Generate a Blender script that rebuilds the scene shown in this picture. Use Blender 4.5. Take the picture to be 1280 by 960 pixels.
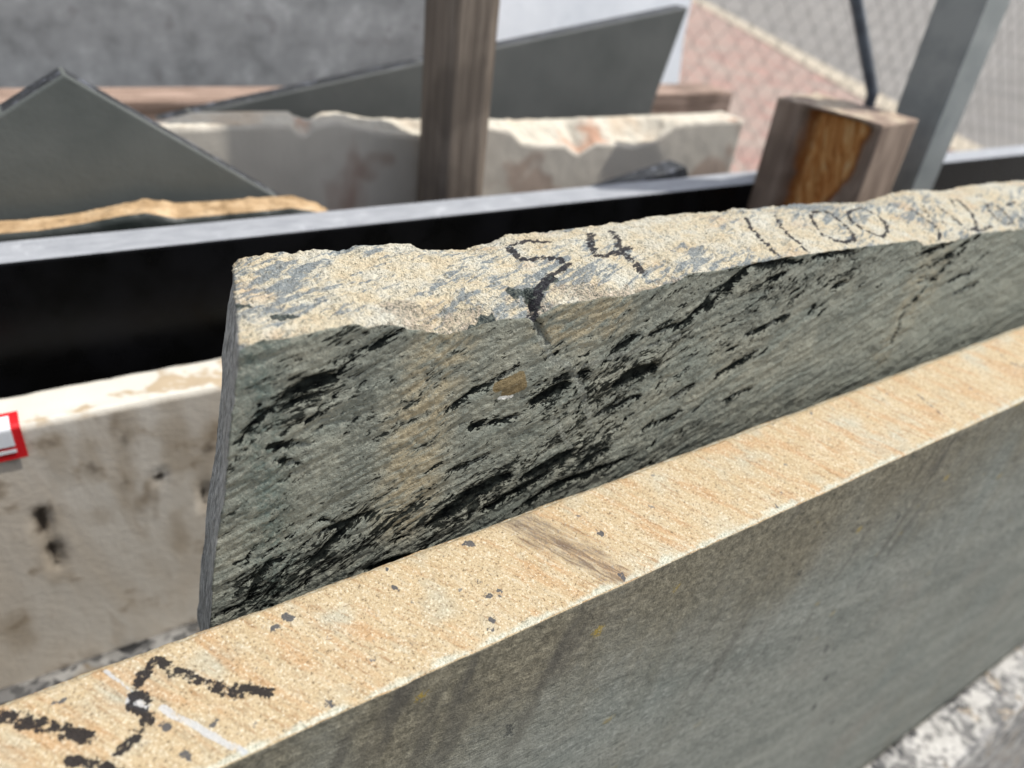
import bpy, bmesh, math, random
import numpy as np
from mathutils import Matrix, Vector

# ------------------------------------------------------------------ camera
SC = bpy.context.scene
for o in list(bpy.data.objects): bpy.data.objects.remove(o)
FPX, TH, RO, YW, H = 930., math.radians(32), math.radians(7.4), math.radians(36.4), 1.45
_r = np.array([1, 0, 0.]); _u = np.array([0, math.sin(TH), math.cos(TH)]); _f = np.array([0, math.cos(TH), -math.sin(TH)])
_R = math.cos(RO)*_r + math.sin(RO)*_u; _U = math.cos(RO)*_u - math.sin(RO)*_r
_Z = np.array([[math.cos(YW), math.sin(YW), 0], [-math.sin(YW), math.cos(YW), 0], [0, 0, 1]])
CR, CU, CF = _Z@_R, _Z@_U, _Z@_f           # world: X runs along the stone slabs, Y away from the viewer
def ray(x, y): return (x-640)/FPX*CR + (480-y)/FPX*CU + CF
def onY(x, y, Y):
    d = ray(x, y); p = d*Y/d[1]; p[2] += H; return p
def onZ(x, y, Z):
    d = ray(x, y); p = d*(Z-H)/d[2]; p[2] += H; return p
cam = bpy.data.cameras.new('camera'); co = bpy.data.objects.new('camera', cam); SC.collection.objects.link(co)
m = Matrix.Identity(4)
for i in range(3):
    m[i][0] = CR[i]; m[i][1] = CU[i]; m[i][2] = -CF[i]
m[2][3] = H
co.matrix_world = m
cam.sensor_width = 36; cam.lens = 36*FPX/1280; cam.clip_start = .01; cam.clip_end = 2000
cam.dof.use_dof = True; cam.dof.focus_distance = .245; cam.dof.aperture_fstop = 8.6
SC.camera = co
SC.render.resolution_x, SC.render.resolution_y = 1024, 768

# ------------------------------------------------------------------ light
SUN_EL, SUN_AZ = math.radians(60), math.radians(-19)      # azimuth from +X towards +Y
W = bpy.data.worlds.new('World'); SC.world = W; W.use_nodes = True
nt = W.node_tree; sky = nt.nodes.new('ShaderNodeTexSky'); sky.sky_type = 'NISHITA'; sky.sun_disc = False
sky.sun_elevation = SUN_EL; sky.sun_rotation = math.pi/2 - SUN_AZ; sky.dust_density = 2.0; sky.ozone_density = 1.0
hs = nt.nodes.new('ShaderNodeHueSaturation'); hs.inputs['Saturation'].default_value = .45
nt.links.new(sky.outputs[0], hs.inputs['Color']); nt.links.new(hs.outputs[0], nt.nodes['Background'].inputs[0]); nt.nodes['Background'].inputs[1].default_value = .15
sl = bpy.data.lights.new('sun', 'SUN'); sl.energy = 3.6; sl.angle = math.radians(.53); sl.color = (1, .97, .91)
so = bpy.data.objects.new('sun', sl); SC.collection.objects.link(so)
S = Vector((math.cos(SUN_EL)*math.cos(SUN_AZ), math.cos(SUN_EL)*math.sin(SUN_AZ), math.sin(SUN_EL)))
so.rotation_euler = S.to_track_quat('Z', 'Y').to_euler(); so.location = S*20
SC.cycles.max_bounces = 5; SC.cycles.diffuse_bounces = 3; SC.cycles.glossy_bounces = 3
SC.view_settings.view_transform = 'Standard'; SC.view_settings.look = 'None'
SC.view_settings.exposure = .34; SC.view_settings.gamma = 1; SC.view_settings.use_curve_mapping = False

# ------------------------------------------------------------------ noise in numpy
_rs = np.random.RandomState(7); _perm = np.concatenate([_rs.permutation(256)]*3)
_g = _rs.normal(size=(256, 3)); _g /= np.linalg.norm(_g, axis=1)[:, None]
def pn(x, y, z):
    x, y, z = np.broadcast_arrays(np.asarray(x, float), np.asarray(y, float), np.asarray(z, float))
    xi, yi, zi = np.floor(x).astype(int), np.floor(y).astype(int), np.floor(z).astype(int)
    xf, yf, zf = x-xi, y-yi, z-zi
    s = lambda t: t*t*t*(t*(t*6-15)+10)
    u, v, w = s(xf), s(yf), s(zf); res = 0
    for a in (0, 1):
        for b in (0, 1):
            for c in (0, 1):
                g = _g[_perm[_perm[_perm[(xi+a) & 255]+((yi+b) & 255)]+((zi+c) & 255)] & 255]
                d = g[..., 0]*(xf-a)+g[..., 1]*(yf-b)+g[..., 2]*(zf-c)
                res = res+d*(u if a else 1-u)*(v if b else 1-v)*(w if c else 1-w)
    return res*1.4
def fbm(x, y, z, o=4, g=.5):
    s = 0; a = 1
    for i in range(o): s = s+a*pn(x*2**i+i*7.3, y*2**i+i*3.1, z*2**i); a *= g
    return s
def ridge(x, y, z, o=3):
    s = 0; a = 1
    for i in range(o): s = s+a*(1-2*np.abs(pn(x*2**i+i*5.3, y*2**i, z*2**i+i))); a *= .5
    return s
def sm(e0, e1, x): t = np.clip((x-e0)/(e1-e0), 0, 1); return t*t*(3-2*t)
def stroke_field(P, Q, strokes, taper=False):
    """smallest (distance - half width) from 2D points to polylines; each = (pts, halfwidth)"""
    best = np.full(P.shape, 1.)
    for pts, hw in strokes:
        cum = np.concatenate([[0], np.cumsum([math.hypot(b[0]-a[0], b[1]-a[1]) for a, b in zip(pts[:-1], pts[1:])])])
        for k, (a, b) in enumerate(zip(pts[:-1], pts[1:])):
            dx, dy = b[0]-a[0], b[1]-a[1]; L = dx*dx+dy*dy+1e-12
            t = np.clip(((P-a[0])*dx+(Q-a[1])*dy)/L, 0, 1)
            w = hw
            if taper: g = (cum[k]+t*(cum[k+1]-cum[k]))/cum[-1]; w = hw*(2.6*np.sqrt(np.clip(g*(1-g), 0, 1))-.2)
            best = np.minimum(best, np.hypot(P-a[0]-t*dx, Q-a[1]-t*dy)-w)
    return best

# ------------------------------------------------------------------ material helper
class MB:
    def __init__(s, name, rough=.8, spec=.3):
        s.m = bpy.data.materials.new(name); s.m.use_nodes = True; s.t = s.m.node_tree
        s.b = s.t.nodes['Principled BSDF']; s.b.inputs['Roughness'].default_value = rough
        s.b.inputs['Specular IOR Level'].default_value = spec
        s.co = s.t.nodes.new('ShaderNodeTexCoord').outputs['Object']
    def N(s, k): return s.t.nodes.new('ShaderNode'+k)
    def put(s, sock, v):
        if hasattr(v, 'is_linked'): s.t.links.new(v, sock)
        elif isinstance(v, (tuple, list)) and len(v) == 3 and sock.type == 'RGBA': sock.default_value = (*v, 1)
        else: sock.default_value = v
    def map(s, scale=(1, 1, 1), rot=(0, 0, 0), loc=(0, 0, 0), vec=None):
        if any(rot) and tuple(scale) != (1, 1, 1): vec = s.map((1, 1, 1), rot, vec=vec); rot = (0, 0, 0)    # turn first, then stretch
        n = s.N('Mapping')
        s.put(n.inputs['Vector'], vec or s.co); n.inputs['Scale'].default_value = scale
        n.inputs['Rotation'].default_value = rot; n.inputs['Location'].default_value = loc; return n.outputs[0]
    def noise(s, scale, detail=3, rough=.5, vec=None, dist=0., lac=2.):
        n = s.N('TexNoise'); s.put(n.inputs['Vector'], vec or s.co); n.inputs['Scale'].default_value = scale
        n.inputs['Detail'].default_value = detail; n.inputs['Roughness'].default_value = rough
        n.inputs['Distortion'].default_value = dist
        return s.op('MULTIPLY_ADD', n.outputs['Fac'], 1.9, -.45)      # stretch to the full 0..1 range
    def vor(s, scale, vec=None, feat='F1', out='Distance', rnd=1.):
        n = s.N('TexVoronoi'); n.feature = feat; s.put(n.inputs['Vector'], vec or s.co)
        n.inputs['Scale'].default_value = scale; n.inputs['Randomness'].default_value = rnd; return n.outputs[out]
    def attr(s, name):
        n = s.N('Attribute'); n.attribute_name = name; return n.outputs['Fac']
    def op(s, o, a, b=None, c=None, clamp=False):
        n = s.N('Math'); n.operation = o; n.use_clamp = clamp; s.put(n.inputs[0], a)
        if b is not None: s.put(n.inputs[1], b)
        if c is not None: s.put(n.inputs[2], c)
        return n.outputs[0]
    def rng(s, v, a, b, lo=0., hi=1.):
        n = s.N('MapRange'); n.interpolation_type = 'SMOOTHSTEP'; s.put(n.inputs[0], v)
        for i, q in enumerate((a, b, lo, hi)): s.put(n.inputs[i+1], q)
        return n.outputs[0]
    def ramp(s, f, stops, interp='LINEAR'):
        n = s.N('ValToRGB'); s.put(n.inputs[0], f); e = n.color_ramp.elements; n.color_ramp.interpolation = interp
        while len(e) < len(stops): e.new(.5)
        for i, (p, c) in enumerate(stops): e[i].position = p; e[i].color = (*c, 1)
        return n.outputs[0]
    def mix(s, f, a, b, mode='MIX'):
        n = s.N('Mix'); n.data_type = 'RGBA'; n.blend_type = mode; s.put(n.inputs[0], f)
        s.put(n.inputs[6], a); s.put(n.inputs[7], b); return n.outputs[2]
    def bump(s, h, strength=.5, dist=.001, normal=None):
        n = s.N('Bump'); n.inputs['Strength'].default_value = strength; n.inputs['Distance'].default_value = dist
        s.put(n.inputs['Height'], h)
        if normal: s.put(n.inputs['Normal'], normal)
        return n.outputs[0]
    def done(s, col=None, rough=None, normal=None, metal=None):
        if col is not None: s.put(s.b.inputs['Base Color'], col)
        if rough is not None: s.put(s.b.inputs['Roughness'], rough)
        if normal is not None: s.put(s.b.inputs['Normal'], normal)
        if metal is not None: s.put(s.b.inputs['Metallic'], metal)
        return s.m

# ------------------------------------------------------------------ object helpers
def tag(o, label=None, cat=None, group=None, kind=None):
    if label and not kind: kind = 'thing'
    for k, v in (('label', label), ('category', cat), ('group', group), ('kind', kind)):
        if v: o[k] = v
    return o
def link(name, me, mats, parent=None):
    o = bpy.data.objects.new(name, me); SC.collection.objects.link(o)
    for mt in (mats if isinstance(mats, (list, tuple)) else [mats]): me.materials.append(mt)
    if parent: o.parent = parent
    return o
def mesh_np(name, V, F, attrs=None, smooth=True, matidx=None):
    me = bpy.data.meshes.new(name); n = len(F)
    me.vertices.add(len(V)); me.vertices.foreach_set('co', np.ascontiguousarray(V, np.float32).ravel())
    me.loops.add(n*4); me.loops.foreach_set('vertex_index', np.ascontiguousarray(F, np.int32).ravel())
    me.polygons.add(n); me.polygons.foreach_set('loop_start', np.arange(0, n*4, 4, dtype=np.int32))
    me.polygons.foreach_set('loop_total', np.full(n, 4, np.int32))
    me.update(calc_edges=True); me.validate()
    if smooth: me.polygons.foreach_set('use_smooth', np.ones(n, bool))
    if matidx is not None: me.polygons.foreach_set('material_index', np.asarray(matidx, np.int32))
    for k, a in (attrs or {}).items():
        at = me.attributes.new(k, 'FLOAT', 'POINT'); at.data.foreach_set('value', np.ascontiguousarray(a, np.float32))
    return me
def normals(V, F):
    a, b, c, d = (V[F[:, i]] for i in range(4)); n = np.cross(c-a, d-b); N = np.zeros_like(V)
    for i in range(4):
        for k in range(3): N[:, k] += np.bincount(F[:, i], n[:, k], minlength=len(V))
    return N/(np.linalg.norm(N, axis=1)[:, None]+1e-20)
def centre(o, base):
    """put the origin of a mesh at its base"""
    o.data.transform(Matrix.Translation(-Vector(base))); o.location = base

def interp_px(trace, Y):
    P = np.array([onY(x, y, Y) for x, y in trace]); i = np.argsort(P[:, 0]); P = P[i]
    return lambda X: np.interp(X, P[:, 0], P[:, 2])

def slab_grid(X, Yf, Yb, zf, zb, zfl, bottom, tz, nT, endL=None, fall=.06, chipk=1.4, backw=.014):
    """closed slab made of a fine sheet: front face, broken top, back face and both ends.
    zf/zb: height of the front and back top edge as functions of X, zfl: unbroken front line.
    tz: heights of the front rows as fractions from bottom (0) to top (1). Returns V, F, region, (X,s) fields"""
    X = np.asarray(X); nX = len(X); nF = len(tz); T = Yb-Yf
    ss = np.linspace(0, 1, nT)
    def shift(x, z, s):
        if endL is None: return 0*x
        return endL(z, s)*np.exp(-(x-X[0])/fall)
    front = zf(X); fl = np.maximum(zfl(X), front); back = zb(X); bl = np.maximum(np.interp(X, X[[0, -1]], [np.max(back[:nX//8]), np.max(back[-nX//8:])]), back)
    rows = []; reg = []
    for t in tz:
        rows.append(np.stack([X, np.full(nX, Yf), bottom+(front-bottom)*t], 1)); reg.append(np.zeros(nX))
    for s in ss[1:-1]:
        base = fl*(1-s)+bl*s; c = fl-front; d = s*T
        z = base-c*(1-sm(0, 1, d/(c*chipk+.0012)))-(bl-back)*(1-sm(0, 1, (T-d)/((bl-back)*.8+backw)))
        rows.append(np.stack([X, np.full(nX, Yf+d), z], 1)); reg.append(np.ones(nX))
    for t in tz[::-1]:
        rows.append(np.stack([X, np.full(nX, Yb), bottom+(back-bottom)*t], 1)); reg.append(np.full(nX, 2.))
    nR = len(rows); V = np.concatenate(rows); reg = np.concatenate(reg)
    s_all = (V[:, 1]-Yf)/T; V[:, 0] += shift(V[:, 0], V[:, 2], s_all)
    idx = np.arange(nR*nX).reshape(nR, nX)
    q = lambda I: np.stack([I[:-1, :-1], I[:-1, 1:], I[1:, 1:], I[1:, :-1]], -1).reshape(-1, 4)
    Fs = [q(idx), q(np.stack([idx[-1], idx[0]]))]
    extra = []; er = []; base_n = len(V)
    for side in (0, -1):
        G = np.zeros((nF, nT), int)
        G[:, 0] = idx[:nF, side]; G[:, -1] = idx[nR-nF:, side][::-1]; G[-1, 1:-1] = idx[nF:nR-nF, side]
        for j in range(nF-1):
            a, b = V[G[j, 0]], V[G[j, -1]]
            pts = a[None]*(1-ss[1:-1, None])+b[None]*ss[1:-1, None]
            top = V[G[-1, 1:-1]]; k = np.clip((pts[:, 2]-bottom)/(top[:, 2]-bottom+1e-9), 0, 1)
            w = tz[j]**3; lin = V[G[-1, 0], 2]*(1-ss[1:-1])+V[G[-1, -1], 2]*ss[1:-1]
            pts[:, 2] += w*(top[:, 2]-lin)
            G[j, 1:-1] = base_n+np.arange(nT-2); base_n += nT-2; extra.append(pts); er.append(np.full(nT-2, 3. if side == 0 else 4.))
        f = q(G); Fs.append(f[:, ::-1] if side == 0 else f)
    V = np.concatenate([V]+extra); reg = np.concatenate([reg]+er); F = np.concatenate(Fs)
    return V, F, reg

def extrude_poly(name, pts, Yf, Yb, mats, bevel=.0008, edge_slot=1, tilt=0.):
    """outline in X/Z given thickness from Yf to Yb; sheared back by tilt (metres of Y per metre of height)"""
    bm = bmesh.new(); z0 = min(p[1] for p in pts)
    a = [bm.verts.new((x, Yf+(z-z0)*tilt, z)) for x, z in pts]; b = [bm.verts.new((x, Yb+(z-z0)*tilt, z)) for x, z in pts]
    bm.faces.new(a); bm.faces.new(b[::-1]); n = len(pts)
    for i in range(n): f = bm.faces.new((a[i], b[i], b[(i+1) % n], a[(i+1) % n])); f.material_index = edge_slot
    bmesh.ops.recalc_face_normals(bm, faces=bm.faces)
    if bevel: bmesh.ops.bevel(bm, geom=list(bm.edges), offset=bevel, segments=2, affect='EDGES', profile=.5)
    me = bpy.data.meshes.new(name); bm.to_mesh(me); bm.free()
    return link(name, me, mats)
def box_bm(bm, x0, x1, y0, y1, z0, z1, bev=0., M=None):
    r = bmesh.ops.create_cube(bm, size=1)['verts']
    for v in r: v.co = Vector((x0+(v.co.x+.5)*(x1-x0), y0+(v.co.y+.5)*(y1-y0), z0+(v.co.z+.5)*(z1-z0)))
    if bev:
        es = list({e for v in r for e in v.link_edges}); bmesh.ops.bevel(bm, geom=es, offset=bev, segments=2, affect='EDGES', profile=.5)
def bm_obj(name, bm, mats, parent=None, smooth=False):
    me = bpy.data.meshes.new(name); bm.to_mesh(me); bm.free()
    if smooth: me.polygons.foreach_set('use_smooth', np.ones(len(me.polygons), bool))
    return link(name, me, mats, parent)
def grid_box(x0, x1, y0, y1, z0, z1, nx, ny, nz):
    """box of fine quads with shared edges"""
    ids = {}; V = []; F = []
    gx, gy, gz = np.linspace(x0, x1, nx+1), np.linspace(y0, y1, ny+1), np.linspace(z0, z1, nz+1)
    def vid(i, j, k):
        t = (i, j, k)
        if t not in ids: ids[t] = len(V); V.append((gx[i], gy[j], gz[k]))
        return ids[t]
    for i in range(nx):
        for j in range(ny):
            F.append([vid(i, j, nz), vid(i+1, j, nz), vid(i+1, j+1, nz), vid(i, j+1, nz)]); F.append([vid(i, j, 0), vid(i, j+1, 0), vid(i+1, j+1, 0), vid(i+1, j, 0)])
    for i in range(nx):
        for k in range(nz):
            F.append([vid(i, 0, k), vid(i+1, 0, k), vid(i+1, 0, k+1), vid(i, 0, k+1)]); F.append([vid(i, ny, k), vid(i, ny, k+1), vid(i+1, ny, k+1), vid(i+1, ny, k)])
    for j in range(ny):
        for k in range(nz):
            F.append([vid(0, j, k), vid(0, j, k+1), vid(0, j+1, k+1), vid(0, j+1, k)]); F.append([vid(nx, j, k), vid(nx, j+1, k), vid(nx, j+1, k+1), vid(nx, j, k+1)])
    return np.array(V, float), np.array(F, int)

BASE = .11     # slabs stand on bearers this high
FOL = math.radians(20)   # dip of the foliation in the green stone

# ------------------------------------------------------------------ materials
def mat_green_front():
    b = MB('green_foliated_stone', .7, .12)
    nn = b.N('TexNoise'); b.put(nn.inputs['Vector'], b.co); nn.inputs['Scale'].default_value = 24; nn.inputs['Detail'].default_value = 2
    wv = b.N('VectorMath'); wv.operation = 'MULTIPLY_ADD'
    b.put(wv.inputs[0], nn.outputs['Color']); wv.inputs[1].default_value = (.02, .02, .02); b.put(wv.inputs[2], b.map((1, 1, 1), (0, FOL, 0)))
    n1 = b.noise(1, 3, .6, b.map((120, 240, 420), vec=wv.outputs[0])); n2 = b.noise(1, 3, .65, b.map((380, 600, 1250), vec=wv.outputs[0])); n3 = b.noise(1, 2, .55, b.map((18, 60, 110), vec=wv.outputs[0]))
    med = b.noise(60, 3, .6); spk = b.noise(1000, 3, .8); mid = b.noise(330, 2, .6)
    gr = b.ramp(med, [(.2, (.175, .186, .158)), (.5, (.24, .247, .205)), (.8, (.30, .298, .24))])
    gr = b.mix(b.rng(n3, .5, .85, 0, .7), gr, (.20, .222, .192))
    gr = b.mix(b.op('MULTIPLY', b.attr('warm'), b.rng(n1, .2, .75)), gr, (.35, .30, .20))
    gr = b.mix(b.op('MULTIPLY', b.attr('pale'), b.rng(n2, .1, .7, .3, .8)), gr, (.30, .315, .265))
    gr = b.mix(b.op('MULTIPLY', b.attr('green'), b.rng(mid, .3, .7, .2, .9)), gr, (.12, .155, .137))
    gr = b.mix(b.rng(n2, .62, .85, 0, .55), gr, (.38, .38, .315))
    gr = b.mix(b.op('MULTIPLY', b.op('SUBTRACT', 1., b.op('MULTIPLY', b.attr('calm'), .7)), b.rng(spk, .62, .85, 0, .6)), gr, (.40, .39, .32))
    gr = b.mix(b.op('MULTIPLY', b.op('SUBTRACT', 1., b.op('MULTIPLY', b.attr('calm'), .6)), b.rng(spk, .40, .18, 0, .85)), gr, (.07, .073, .062))
    fl = b.op('MULTIPLY_ADD', b.op('SUBTRACT', n2, .5), 2.8, b.attr('flake'))
    fl = b.op('MULTIPLY_ADD', b.op('SUBTRACT', n1, .5), 2.6, fl)
    fl = b.op('MULTIPLY_ADD', b.op('SUBTRACT', mid, .5), 1.0, fl)
    flm = b.rng(fl, .2, .5)
    cm = b.op('MULTIPLY', b.attr('calm'), .22)
    sv = b.op('ADD', b.op('MULTIPLY', n1, .5), b.op('MULTIPLY', n2, .5)); sv = b.op('SUBTRACT', sv, b.op('MULTIPLY', b.op('SUBTRACT', b.attr('clus'), .35), .16)); sv = b.op('ADD', sv, b.op('MULTIPLY', b.op('SUBTRACT', n3, .5), .3))
    small = b.rng(sv, b.op('SUBTRACT', .37, cm), b.op('SUBTRACT', .29, cm), 0., .95)
    dark = b.op('MAXIMUM', flm, small)
    front = b.mix(dark, gr, b.ramp(mid, [(.3, (.004, .005, .005)), (.8, (.02, .023, .02))]))
    front = b.mix(b.rng(b.op('MULTIPLY_ADD', b.op('SUBTRACT', mid, .5), 1.8, b.attr('vein')), .05, .6, 0, .75), front, b.ramp(spk, [(.3, (.16, .165, .145)), (.7, (.34, .35, .30))]))
    front = b.mix(b.rng(b.op('MULTIPLY_ADD', b.op('SUBTRACT', spk, .5), .8, b.attr('brown')), .2, .5, 0, .85), front, (.19, .135, .06))
    front = b.mix(b.rng(b.op('MULTIPLY_ADD', b.op('SUBTRACT', spk, .5), 1.2, b.attr('white')), .2, .4), front, (.8, .8, .75))
    h = b.op('ADD', b.op('MULTIPLY', n2, .6), b.op('MULTIPLY', spk, .6)); h = b.op('SUBTRACT', h, b.op('MULTIPLY', dark, .5))
    b.put(b.b.inputs['Specular IOR Level'], b.rng(dark, 0., 1., .12, .015))
    return b.done(front, b.mix(dark, (.72,)*3, (.6,)*3), b.bump(h, .9, .0008))
def mat_green_top():
    b = MB('green_stone_broken_top', .75, .2)
    spk = b.noise(950, 3, .75); rot = (0, 0, math.radians(-24)); n2 = b.noise(240, 3, .65)
    t1 = b.noise(1, 3, .62, b.map((70, 330, 300), rot), .6)
    top = b.ramp(b.noise(80, 4, .65), [(.1, (.62, .50, .33)), (.4, (.67, .585, .42)), (.6, (.66, .61, .485)), (.85, (.70, .675, .57))])
    top = b.mix(b.rng(b.noise(34, 3, .6), .6, .85, 0, .5), top, (.62, .43, .26))
    top = b.mix(b.rng(b.op('ADD', b.op('MULTIPLY', t1, .65), b.op('MULTIPLY', b.noise(26, 2), .45)), .56, .70, 0, .8), top, (.16, .205, .24))
    top = b.mix(b.rng(b.op('ADD', t1, b.op('MULTIPLY', n2, .4)), .44, .30, 0, .7), top, (.26, .26, .22))
    top = b.mix(b.rng(spk, .62, .85, 0, .7), top, (.78, .74, .62))
    top = b.mix(b.rng(spk, .36, .17, 0, .85), top, (.12, .12, .10)); gr_ = b.noise(380, 3, .7)
    top = b.mix(b.rng(gr_, .32, .14, 0, .6), top, (.25, .235, .18))
    top = b.mix(b.rng(b.op('MULTIPLY_ADD', b.op('SUBTRACT', n2, .5), 1.6, b.attr('chip')), .35, .9, 0, .75), top, b.ramp(spk, [(.25, (.06, .075, .07)), (.45, (.30, .27, .21)), (.7, (.60, .47, .35)), (.85, (.75, .70, .60))]))
    top = b.mix(b.rng(b.op('MULTIPLY_ADD', b.op('SUBTRACT', n2, .5), 1.8, b.attr('gloss')), .3, .6, 0, .95), top, b.ramp(spk, [(.3, (.012, .022, .026)), (.8, (.13, .15, .13))]))
    ink = b.op('MULTIPLY_ADD', b.op('SUBTRACT', b.noise(480, 3, .65, b.map((.45, 1.5, 1.5), rot)), .5), 3.2, b.attr('ink'))
    top = b.mix(b.rng(ink, .25, .75, 0, .95), top, (.024, .022, .028))
    return b.done(top, .75, b.bump(b.op('ADD', b.op('ADD', b.op('MULTIPLY', t1, .6), spk), gr_), 1., .0011))
def mat_green_end():
    b = MB('green_stone_split_end', .7, .3); n = b.noise(1, 4, .7, b.map((560, 560, 26), (0, math.radians(8), 0)))
    return b.done(b.ramp(n, [(.2, (.13, .13, .12)), (.5, (.31, .31, .29)), (.8, (.52, .51, .48))]), .7, b.bump(n, .8, .001))

def mat_sawn_top():
    b = MB('sawn_stone_weathered_top', .75, .25)
    med = b.noise(34, 3, .6); spk = b.noise(1150, 3, .75); ang = math.radians(57)
    t1 = b.noise(1, 3, .65, b.map((85, 620, 300), (0, 0, ang)), .4); t2 = b.noise(1, 3, .6, b.map((26, 150, 100), (0, 0, ang)), .5)
    top = b.ramp(med, [(.1, (.39, .36, .27)), (.4, (.45, .345, .205)), (.65, (.46, .365, .23)), (.9, (.42, .385, .29))])
    top = b.mix(b.rng(t2, .46, .8, 0, .7), top, (.43, .26, .125))
    top = b.mix(b.rng(t1, .60, .9, 0, .75), top, (.30, .175, .08))
    top = b.mix(b.rng(t1, .42, .12, 0, .5), top, (.53, .47, .35))
    top = b.mix(b.rng(spk, .58, .84, 0, .85), top, (.68, .62, .485))
    top = b.mix(b.rng(spk, .40, .18, 0, .9), top, (.13, .095, .055)); gr_ = b.noise(480, 3, .7)
    top = b.mix(b.rng(gr_, .32, .12, 0, .4), top, (.27, .20, .12)); top = b.mix(b.rng(gr_, .68, .92, 0, .45), top, (.66, .61, .50))
    edge = b.noise(120, 3, .6)
    top = b.mix(b.rng(b.op('MULTIPLY_ADD', b.op('SUBTRACT', edge, .5), .9, b.attr('rim')), .4, .9, 0, .7), top, b.ramp(spk, [(.3, (.33, .36, .30)), (.7, (.64, .645, .55))]))
    top = b.mix(b.rng(b.op('MULTIPLY_ADD', b.op('SUBTRACT', b.op('ADD', b.op('MULTIPLY', t1, .5), b.op('MULTIPLY', spk, .5)), .5), 3.4, b.attr('stain')), .0, 1.5, 0, .8), top, b.mix(spk, (.05, .036, .03), (.15, .11, .085)))
    top = b.mix(b.rng(b.op('MULTIPLY_ADD', b.op('SUBTRACT', b.noise(420, 3, .7), .5), 3.2, b.attr('speck')), .2, .6, 0, .9), top, (.055, .06, .07))
    dots = b.op('MULTIPLY', b.rng(b.op('MULTIPLY_ADD', b.op('SUBTRACT', spk, .5), .3, b.vor(130)), .16, .07), b.rng(edge, .6, .68))
    top = b.mix(b.op('MULTIPLY', dots, .8), top, (.11, .125, .135))
    top = b.mix(b.rng(b.op('MULTIPLY_ADD', b.op('SUBTRACT', t1, .5), 1.6, b.attr('scratch')), .3, .9, 0, .75), top, (.46, .48, .50))
    ink = b.op('MULTIPLY_ADD', b.op('SUBTRACT', b.noise(420, 4, .75), .5), 3.8, b.attr('ink'))
    top = b.mix(b.rng(ink, .2, .45, 0, .97), top, (.014, .012, .013))
    return b.done(top, .75, b.bump(b.op('ADD', spk, b.op('MULTIPLY', t1, .6)), .5, .0007))
def mat_sawn_face():
    b = MB('sawn_grey_green_face', .7, .3)
    spk = b.noise(800, 3, .75); big = b.noise(11, 3)
    s1 = b.noise(1, 3, .6, b.map((12, 60, 70), (0, math.radians(-12), 0)), .5); s2 = b.noise(1, 3, .65, b.map((150, 300, 800), (0, math.radians(-4), 0)))
    fr = b.ramp(s1, [(.1, (.14, .15, .13)), (.5, (.19, .197, .17)), (.9, (.245, .25, .215))])
    fr = b.mix(b.rng(spk, .62, .9, 0, .45), fr, (.40, .40, .36)); fr = b.mix(b.rng(spk, .36, .12, 0, .5), fr, (.08, .085, .075))
    fr = b.mix(b.rng(big, .55, .9, 0, .5), fr, (.15, .172, .155)); g3 = b.noise(300, 3, .7)
    fr = b.mix(b.rng(g3, .62, .88, 0, .6), fr, (.33, .34, .31)); fr = b.mix(b.rng(g3, .36, .14, 0, .6), fr, (.07, .075, .066))
    fr = b.mix(b.rng(big, .42, .15, 0, .5), fr, (.21, .195, .165))
    fr = b.mix(b.rng(s2, .56, .85, 0, .7), fr, (.31, .32, .285))
    fr = b.mix(b.rng(s2, .42, .15, 0, .75), fr, (.075, .085, .075))
    wx = b.op('MULTIPLY_ADD', b.op('SUBTRACT', b.noise(26, 3, .6, b.map((1, 1, .4))), .5), .8, b.attr('edge'))
    fr = b.mix(b.rng(wx, -.1, 1.15, 0, .85), fr, b.ramp(b.op('ADD', b.op('MULTIPLY', spk, .5), b.op('MULTIPLY', g3, .5)), [(.25, (.055, .046, .028)), (.5, (.14, .12, .078)), (.75, (.25, .22, .15))]))
    drip = b.noise(1, 3, .6, b.map((60, 60, 9), (0, math.radians(-18), 0)))
    fr = b.mix(b.op('MULTIPLY', b.rng(drip, .58, .85, 0, .85), b.attr('dripz')), fr, (.065, .06, .05))
    n38 = b.noise(38, 2)
    lich = b.op('MULTIPLY', b.rng(b.op('MULTIPLY_ADD', b.op('SUBTRACT', spk, .5), .3, b.vor(60)), .2, .1), b.op('MULTIPLY', b.rng(n38, .66, .74), b.attr('dripz')))
    fr = b.mix(b.op('MULTIPLY', lich, .85), fr, (.33, .23, .03))
    pit = b.op('MULTIPLY', b.rng(b.op('MULTIPLY_ADD', b.op('SUBTRACT', spk, .5), .3, b.vor(50, b.map((1, 1, .6), (0, .5, 0)))), .15, .07), b.rng(n38, .40, .32))
    fr = b.mix(b.op('MULTIPLY', pit, .85), fr, (.035, .037, .035))
    return b.done(fr, .72, b.bump(b.op('ADD', b.op('ADD', b.op('MULTIPLY', spk, .5), g3), b.op('MULTIPLY', s2, .5)), .6, .0007))

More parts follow.
